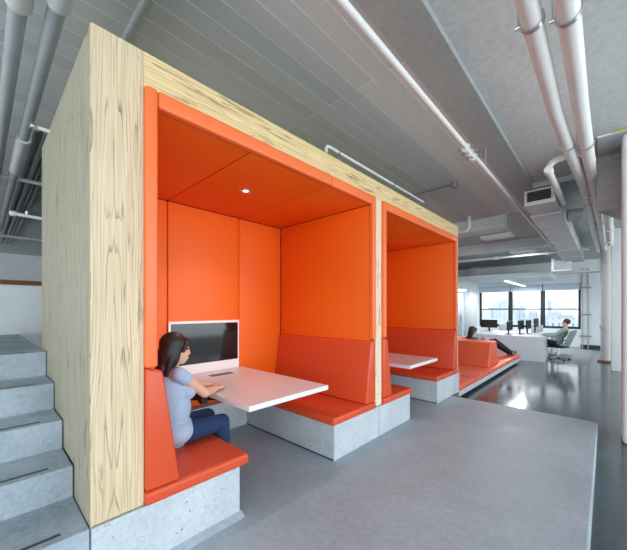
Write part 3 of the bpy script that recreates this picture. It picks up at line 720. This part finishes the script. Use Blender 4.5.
def person(name, loc, label, J, S, mats, voxel, hairlen, sleeve, hairmat, fringe=True, shoe='shoe', HS=None, bulk=1.0):
    V = {k: Vector(v) for k, v in J.items()}
    t = thing(name, loc, label, 'person')
    f = V['face'].normalized(); u = V['up'] - f*V['up'].dot(f); u.normalize(); r = f.cross(u)
    rot = Matrix((r, f, u)).transposed()
    H = V['head']
    HS = HS or S
    def hp(a, b, c): return H+(r*a+f*b+u*c)*HS
    sp = V['neck']-V['pelvis']; spn = sp.normalized()
    side = (V['shR']-V['shL']).normalized(); fr = spn.cross(side).normalized() if spn.cross(side).dot(f) > 0 else -spn.cross(side).normalized()
    trot = Matrix((side, fr, side.cross(fr))).transposed()
    def torso(mb, k):
        p, n_ = V['pelvis'], V['neck']
        B = S*bulk
        mb.ell(p+spn*.01*S, ((.165+k)*B, (.115+k)*B, (.12+k)*S), trot)
        mb.ell(p+sp*.36, ((.135+k)*B, (.10+k)*B, (.16+k)*S), trot)
        mb.ell(p+sp*.66, ((.160+k)*S, (.112+k)*B, (.17+k)*S), trot)
        mb.cap(V['shL'].lerp(V['shR'], .08)-Vector((0,0,.01*S)), (.048+k)*S, V['shR'].lerp(V['shL'], .08)-Vector((0,0,.01*S)), (.048+k)*S)
        for s in (-1, 1): mb.ell(p+sp*.66+fr*.065*B+side*s*.07*S, ((.062+k)*B,)*3)
    def arm(mb, a, k, upto=1.0, lower=True):
        sh, el, wr = V['sh'+a], V['el'+a], V['wr'+a]
        mb.cap(sh, (.047+k)*S, sh.lerp(el, min(1, upto)), (.047-.006*min(1, upto)+k)*S)
        if lower: mb.cap(el, (.042+k)*S, el.lerp(wr, .35), (.041+k)*S); mb.cap(el.lerp(wr, .35), (.041+k)*S, wr, (.027+k)*S)
    def leg(mb, a, k, shin=1.0):
        hi, kn, an = V['hip'+a], V['kn'+a], V['an'+a]
        mb.cap(hi, (.092+k)*S, kn, (.06+k)*S); mb.cap(kn, (.058+k)*S, kn.lerp(an, .35), (.058+k)*S); mb.cap(kn.lerp(an, .35), (.058+k)*S, kn.lerp(an, shin), (.04+k)*S)
    b = MB(); torso(b, 0)
    b.cap(V['neck']-spn*.03*S, .058*S, H+(f*-.01-u*.06)*S, .05*S)
    b.ell(hp(0, -.008, .03), (.073*HS, .092*HS, .088*HS), rot); b.ell(hp(0, .022, -.025), (.060*HS, .066*HS, .085*HS), rot)
    b.ell(hp(0, .052, -.082), (.032*HS, .030*HS, .028*HS), rot)
    b.cap(hp(0, .082, .022), .010*HS, hp(0, .098, -.022), .0135*HS, 8); b.ell(hp(0, .088, -.058), (.022*HS, .010*HS, .010*HS), rot)
    b.ell(hp(0, .078, -.044), (.024*HS, .018*HS, .022*HS), rot); b.ell(hp(0, .074, -.07), (.026*HS, .018*HS, .02*HS), rot)
    for s in (-1, 1): b.ell(hp(s*.074, -.005, -.005), (.012*HS, .02*HS, .032*HS), rot)
    for a in 'LR':
        arm(b, a, 0); leg(b, a, 0)
        d = V['wr'+a]-V['el'+a]
        hand(b, V['wr'+a], V.get('hd'+a, d), (0, 0, -1), S, -1 if a == 'L' else 1)
        an = V['an'+a]; fd = V['ft'+a].normalized()
        b.cap(an-Vector((0,0,.03*S)), .04*S, an-Vector((0,0,.045*S))+fd*.14*S, .03*S)
    body = remesh(b, voxel).build('body', mats['skin'], t, 'all')
    for s in (-1, 1):
        MB().ell(hp(s*.031, .081, .012), (.014*HS, .008*HS, .008*HS), rot, 8).build('eye', M['eye'], t, 'all')
    MB().ell(hp(0, .094, -.058), (.020*HS, .008*HS, .007*HS), rot, 8).build('lips', M['lip'], t, 'all')
    # hair
    h = MB()
    h.ell(hp(0, -.022, .045), (.088*HS, .098*HS, .090*HS), rot)
    for s in (-1, 1):
        if hairlen > .05:
            h.ell(hp(s*.066, -.03, -.03), (.03*HS, .062*HS, .11*HS), rot)
        if fringe: h.cap(hp(s*.045, .066, .075), .022*HS, hp(s*.074, .045, .0), .016*HS)
    if fringe: h.cap(hp(-.045, .072, .068), .024*HS, hp(.045, .072, .068), .024*HS)
    if hairlen > .05:
        h.ell(hp(0, -.07, -.06), (.085*HS, .055*HS, .13*HS), rot)
        h.ell(hp(0, -.08, -.10-hairlen*.4), (.085*HS, .045*HS, hairlen*.75*HS), rot)
        for s in (-1, 1): h.cap(hp(s*.07, -.03, -.06), .034*HS, hp(s*.075, -.045, -.13-hairlen*.5), .022*HS)
    remesh(h, voxel, 3).build('hair', hairmat, t, 'all')
    # top
    top = MB(); torso(top, .014)
    for a in 'LR': arm(top, a, .012, sleeve, sleeve >= 1)
    if J.get('hem'): top.ell(V['pelvis']-spn*.03*S, (.195*S, .15*S, .12*S), trot)
    remesh(top, voxel, 8).build('top', mats['top'], t, 'all')
    tr = MB(); tr.ell(V['pelvis'], (.178*S, .125*S, .11*S), trot)
    for a in 'LR': leg(tr, a, .012, .93)
    remesh(tr, voxel, 5).build('trousers', mats['trousers'], t, 'all')
    for a in 'LR':
        an = V['an'+a]; fd = V['ft'+a].normalized(); sh = MB()
        sh.cap(an-Vector((0,0,.03*S)), .05*S, an-Vector((0,0,.04*S))+fd*.15*S, .042*S)
        remesh(sh, voxel, 3).build('shoe', M[shoe], t, 'all')
    return t
person('person', (-2.73, 1.1, .46), 'dark-haired woman in a pale blue sleeveless top and jeans working at the white table', {
    'pelvis': (-2.69, 1.11, .58), 'neck': (-2.68, 1.10, 1.10), 'head': (-2.665, 1.135, 1.258), 'face': (.30, 1, -.12), 'up': (0, .05, 1),
    'shL': (-2.86, 1.12, 1.075), 'shR': (-2.51, 1.10, 1.075), 'elL': (-2.95, 1.36, .88), 'elR': (-2.57, 1.35, .865),
    'wrL': (-2.92, 1.58, .835), 'wrR': (-2.78, 1.58, .83), 'hdL': (.25, 1, -.1), 'hdR': (-.5, 1, -.05),
    'hipL': (-2.79, 1.12, .56), 'hipR': (-2.60, 1.12, .565), 'knL': (-2.84, 1.52, .56), 'knR': (-2.585, 1.525, .565),
    'anL': (-2.82, 1.55, .09), 'anR': (-2.60, 1.55, .09), 'ftL': (0, 1, 0), 'ftR': (0, 1, 0), 'hem': (1, 0, 0)},
    1.0, {'skin': M['skin'], 'top': M['blouse'], 'trousers': M['jeans']}, .006, .10, .2, M['hair'], HS=1.12, bulk=1.34)
person('person', (-2.8, 11.0, .09), 'woman in a grey top with dark trousers reclining on the orange lounge', {
    'pelvis': (-2.86, 10.72, .22), 'neck': (-3.0, 10.42, .74), 'head': (-3.0, 10.42, .93), 'face': (1, .45, -.12), 'up': (0, 0, 1),
    'shL': (-3.17, 10.50, .70), 'shR': (-2.85, 10.28, .70), 'elL': (-3.0, 10.85, .5), 'elR': (-2.72, 10.50, .45),
    'wrL': (-2.85, 10.95, .66), 'wrR': (-2.68, 10.78, .60), 'hdL': (0, .3, 1), 'hdR': (-.2, .4, .8),
    'hipL': (-2.92, 10.80, .21), 'hipR': (-2.76, 10.72, .21), 'knL': (-2.70, 11.22, .56), 'knR': (-2.56, 11.12, .60),
    'anL': (-2.33, 11.85, .17), 'anR': (-2.22, 11.80, .17), 'ftL': (.4, .8, .5), 'ftR': (.4, .8, .5)},
    1.1, {'skin': M['skin'], 'top': M['greytop'], 'trousers': M['darkpants']}, .011, .10, 1.0, M['hair'])
person('person', (-1.22, 13.75, .33), 'man in a sage shirt leaning back in the office chair by the windows', {
    'pelvis': (-1.26, 13.78, .44), 'neck': (-1.00, 13.70, .94), 'head': (-1.00, 13.70, 1.13), 'face': (-1, .1, .05), 'up': (.1, 0, 1),
    'shL': (-1.00, 13.50, .90), 'shR': (-1.00, 13.90, .90), 'elL': (-1.32, 13.46, .68), 'elR': (-1.32, 13.94, .70),
    'wrL': (-1.60, 13.50, .71), 'wrR': (-1.60, 13.90, .71), 'hdL': (-1, .1, 0), 'hdR': (-1, -.1, 0),
    'hipL': (-1.30, 13.68, .42), 'hipR': (-1.30, 13.88, .42), 'knL': (-1.76, 13.94, .44), 'knR': (-1.76, 14.08, .44),
    'anL': (-1.72, 14.0, -.07), 'anR': (-1.72, 14.16, -.07), 'ftL': (-1, .1, 0), 'ftR': (-1, .1, 0)},
    1.08, {'skin': M['skin'], 'top': M['shirt'], 'trousers': M['darkpants']}, .011, .0, 1.0, M['hair_brown'], False, 'shoe_dark')

# ------------------------------------------------------------------ the city outside
struct('ground', MB().box(-900, 600, WY+2, 2500, -30.2, -30), M['conc'], 'distant ground far below the windows')
def city(u, d):
    k = (u-313.5)/312.5; c, sn = math.cos(R(43.11)), math.sin(R(43.11))
    return d*(-sn+c*k), d*(c+sn*k)
towers = [(485, 4, 310, 500, 'low pale block at the left edge of the left window'), (490, 4, 308, 700, 'pale block second from the left on the skyline'),
          (494.5, 3, 304, 900, 'slim pale tower left of the tallest ones in the left window'), (498, 4, 302, 700, 'wide pale tower in the middle of the left window'),
          (503.5, 5, 300, 800, 'tallest pale tower, near the first mullion in the left window'), (508, 2, 305, 640, 'narrow pale tower touching the first mullion'),
          (513, 2.5, 299, 900, 'slim tall tower just right of the first mullion'), (517, 4, 308, 600, 'low pale tower in the middle window beside the slim tall one'),
          (522.5, 4, 306, 760, 'pale tower at the centre of the middle window'), (533, 6, 311, 500, 'wide low block at the right of the middle window'),
          (549.5, 3, 301, 900, 'slim pale tower right of the second mullion'), (556, 7, 312, 400, 'low pale block in the right window'),
          (565, 25, 318, 120, 'broad grey block behind the man in the right window'), (495, 22, 322, 150, 'long low pale roof at the bottom of the left window'), (528, 20, 321, 170, 'long low pale roof at the bottom of the middle window')]
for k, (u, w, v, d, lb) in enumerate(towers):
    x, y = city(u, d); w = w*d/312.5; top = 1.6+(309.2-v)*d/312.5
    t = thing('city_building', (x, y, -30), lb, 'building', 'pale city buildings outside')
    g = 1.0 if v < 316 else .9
    m = tower_mat('hazy_city_facade', (206, 212, 218), (150, 166, 180) if k != 12 else (120, 138, 148), w/5, max(3.4, w/4))  # pale bluish tones put the distance haze into the facade colour
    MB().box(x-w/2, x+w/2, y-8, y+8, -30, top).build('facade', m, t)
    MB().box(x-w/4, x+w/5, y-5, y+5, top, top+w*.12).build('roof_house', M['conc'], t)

# ------------------------------------------------------------------ light
wd = bpy.data.worlds.new('world'); bpy.context.scene.world = wd; wd.use_nodes = True
bg = wd.node_tree.nodes['Background']; bg.inputs[0].default_value = (.90, .955, 1.0, 1); bg.inputs[1].default_value = 1.35
def area(name, loc, rot, sx, sy, e, col=(1,1,1)):
    l = bpy.data.lights.new(name, 'AREA'); l.shape = 'RECTANGLE'; l.size = sx; l.size_y = sy; l.energy = e; l.color = col
    o = bpy.data.objects.new(name, l); C.objects.link(o); o.location = loc; o.rotation_euler = rot; return o
sp = bpy.data.lights.new('booth_spot', 'SPOT'); sp.energy = 25; sp.spot_size = R(120); sp.spot_blend = .8; sp.color = (1, .9, .78); sp.shadow_soft_size = .05
so = bpy.data.objects.new('booth_spot', sp); C.objects.link(so); so.location = (-2.85, 1.97, ZC-.03)

DAY = (.87, .955, 1)
area('daylight_fill_right', (6.5, 4, 1.75), (0, R(107), 0), 2.9, 18, 440, DAY)          # added area light standing in for unseen windows right of the walkway
area('daylight_fill_behind', (1.5, -5.5, 1.9), (R(105), 0, 0), 9, 3.0, 105, DAY)         # added fill light for assumed, unseen windows behind the camera
area('strip_lamp', (-3.0, 16.7, 2.73), (0, 0, 0), .12, 3.9, 90, (.95, .98, 1))
area('strip_lamp', (-6.25, 18.27, 2.60), (0, 0, 0), 1.2, .15, 25, (.95, .98, 1))
for x, y in ((-2.175, 9.65), (-2.075, 12.8)): area('panel_lamp', (x, y, 3.54), (0, 0, 0), .7, .35, 30, (.95, .98, 1))

# ------------------------------------------------------------------ camera
cam = bpy.data.cameras.new('camera'); co = bpy.data.objects.new('camera', cam); C.objects.link(co)
cam.sensor_fit = 'HORIZONTAL'; cam.sensor_width = 36; cam.lens = 36*312.5/627
cam.shift_y = (309.2-275)/627; cam.clip_start = .05; cam.clip_end = 2000
co.location = (0, 0, 1.6); co.rotation_euler = (PI/2, 0, R(43.11))
bpy.context.scene.camera = co
vs = bpy.context.scene.view_settings
vs.view_transform = 'Standard'; vs.look = 'None'; vs.gamma = 1; vs.use_curve_mapping = False; vs.exposure = .6
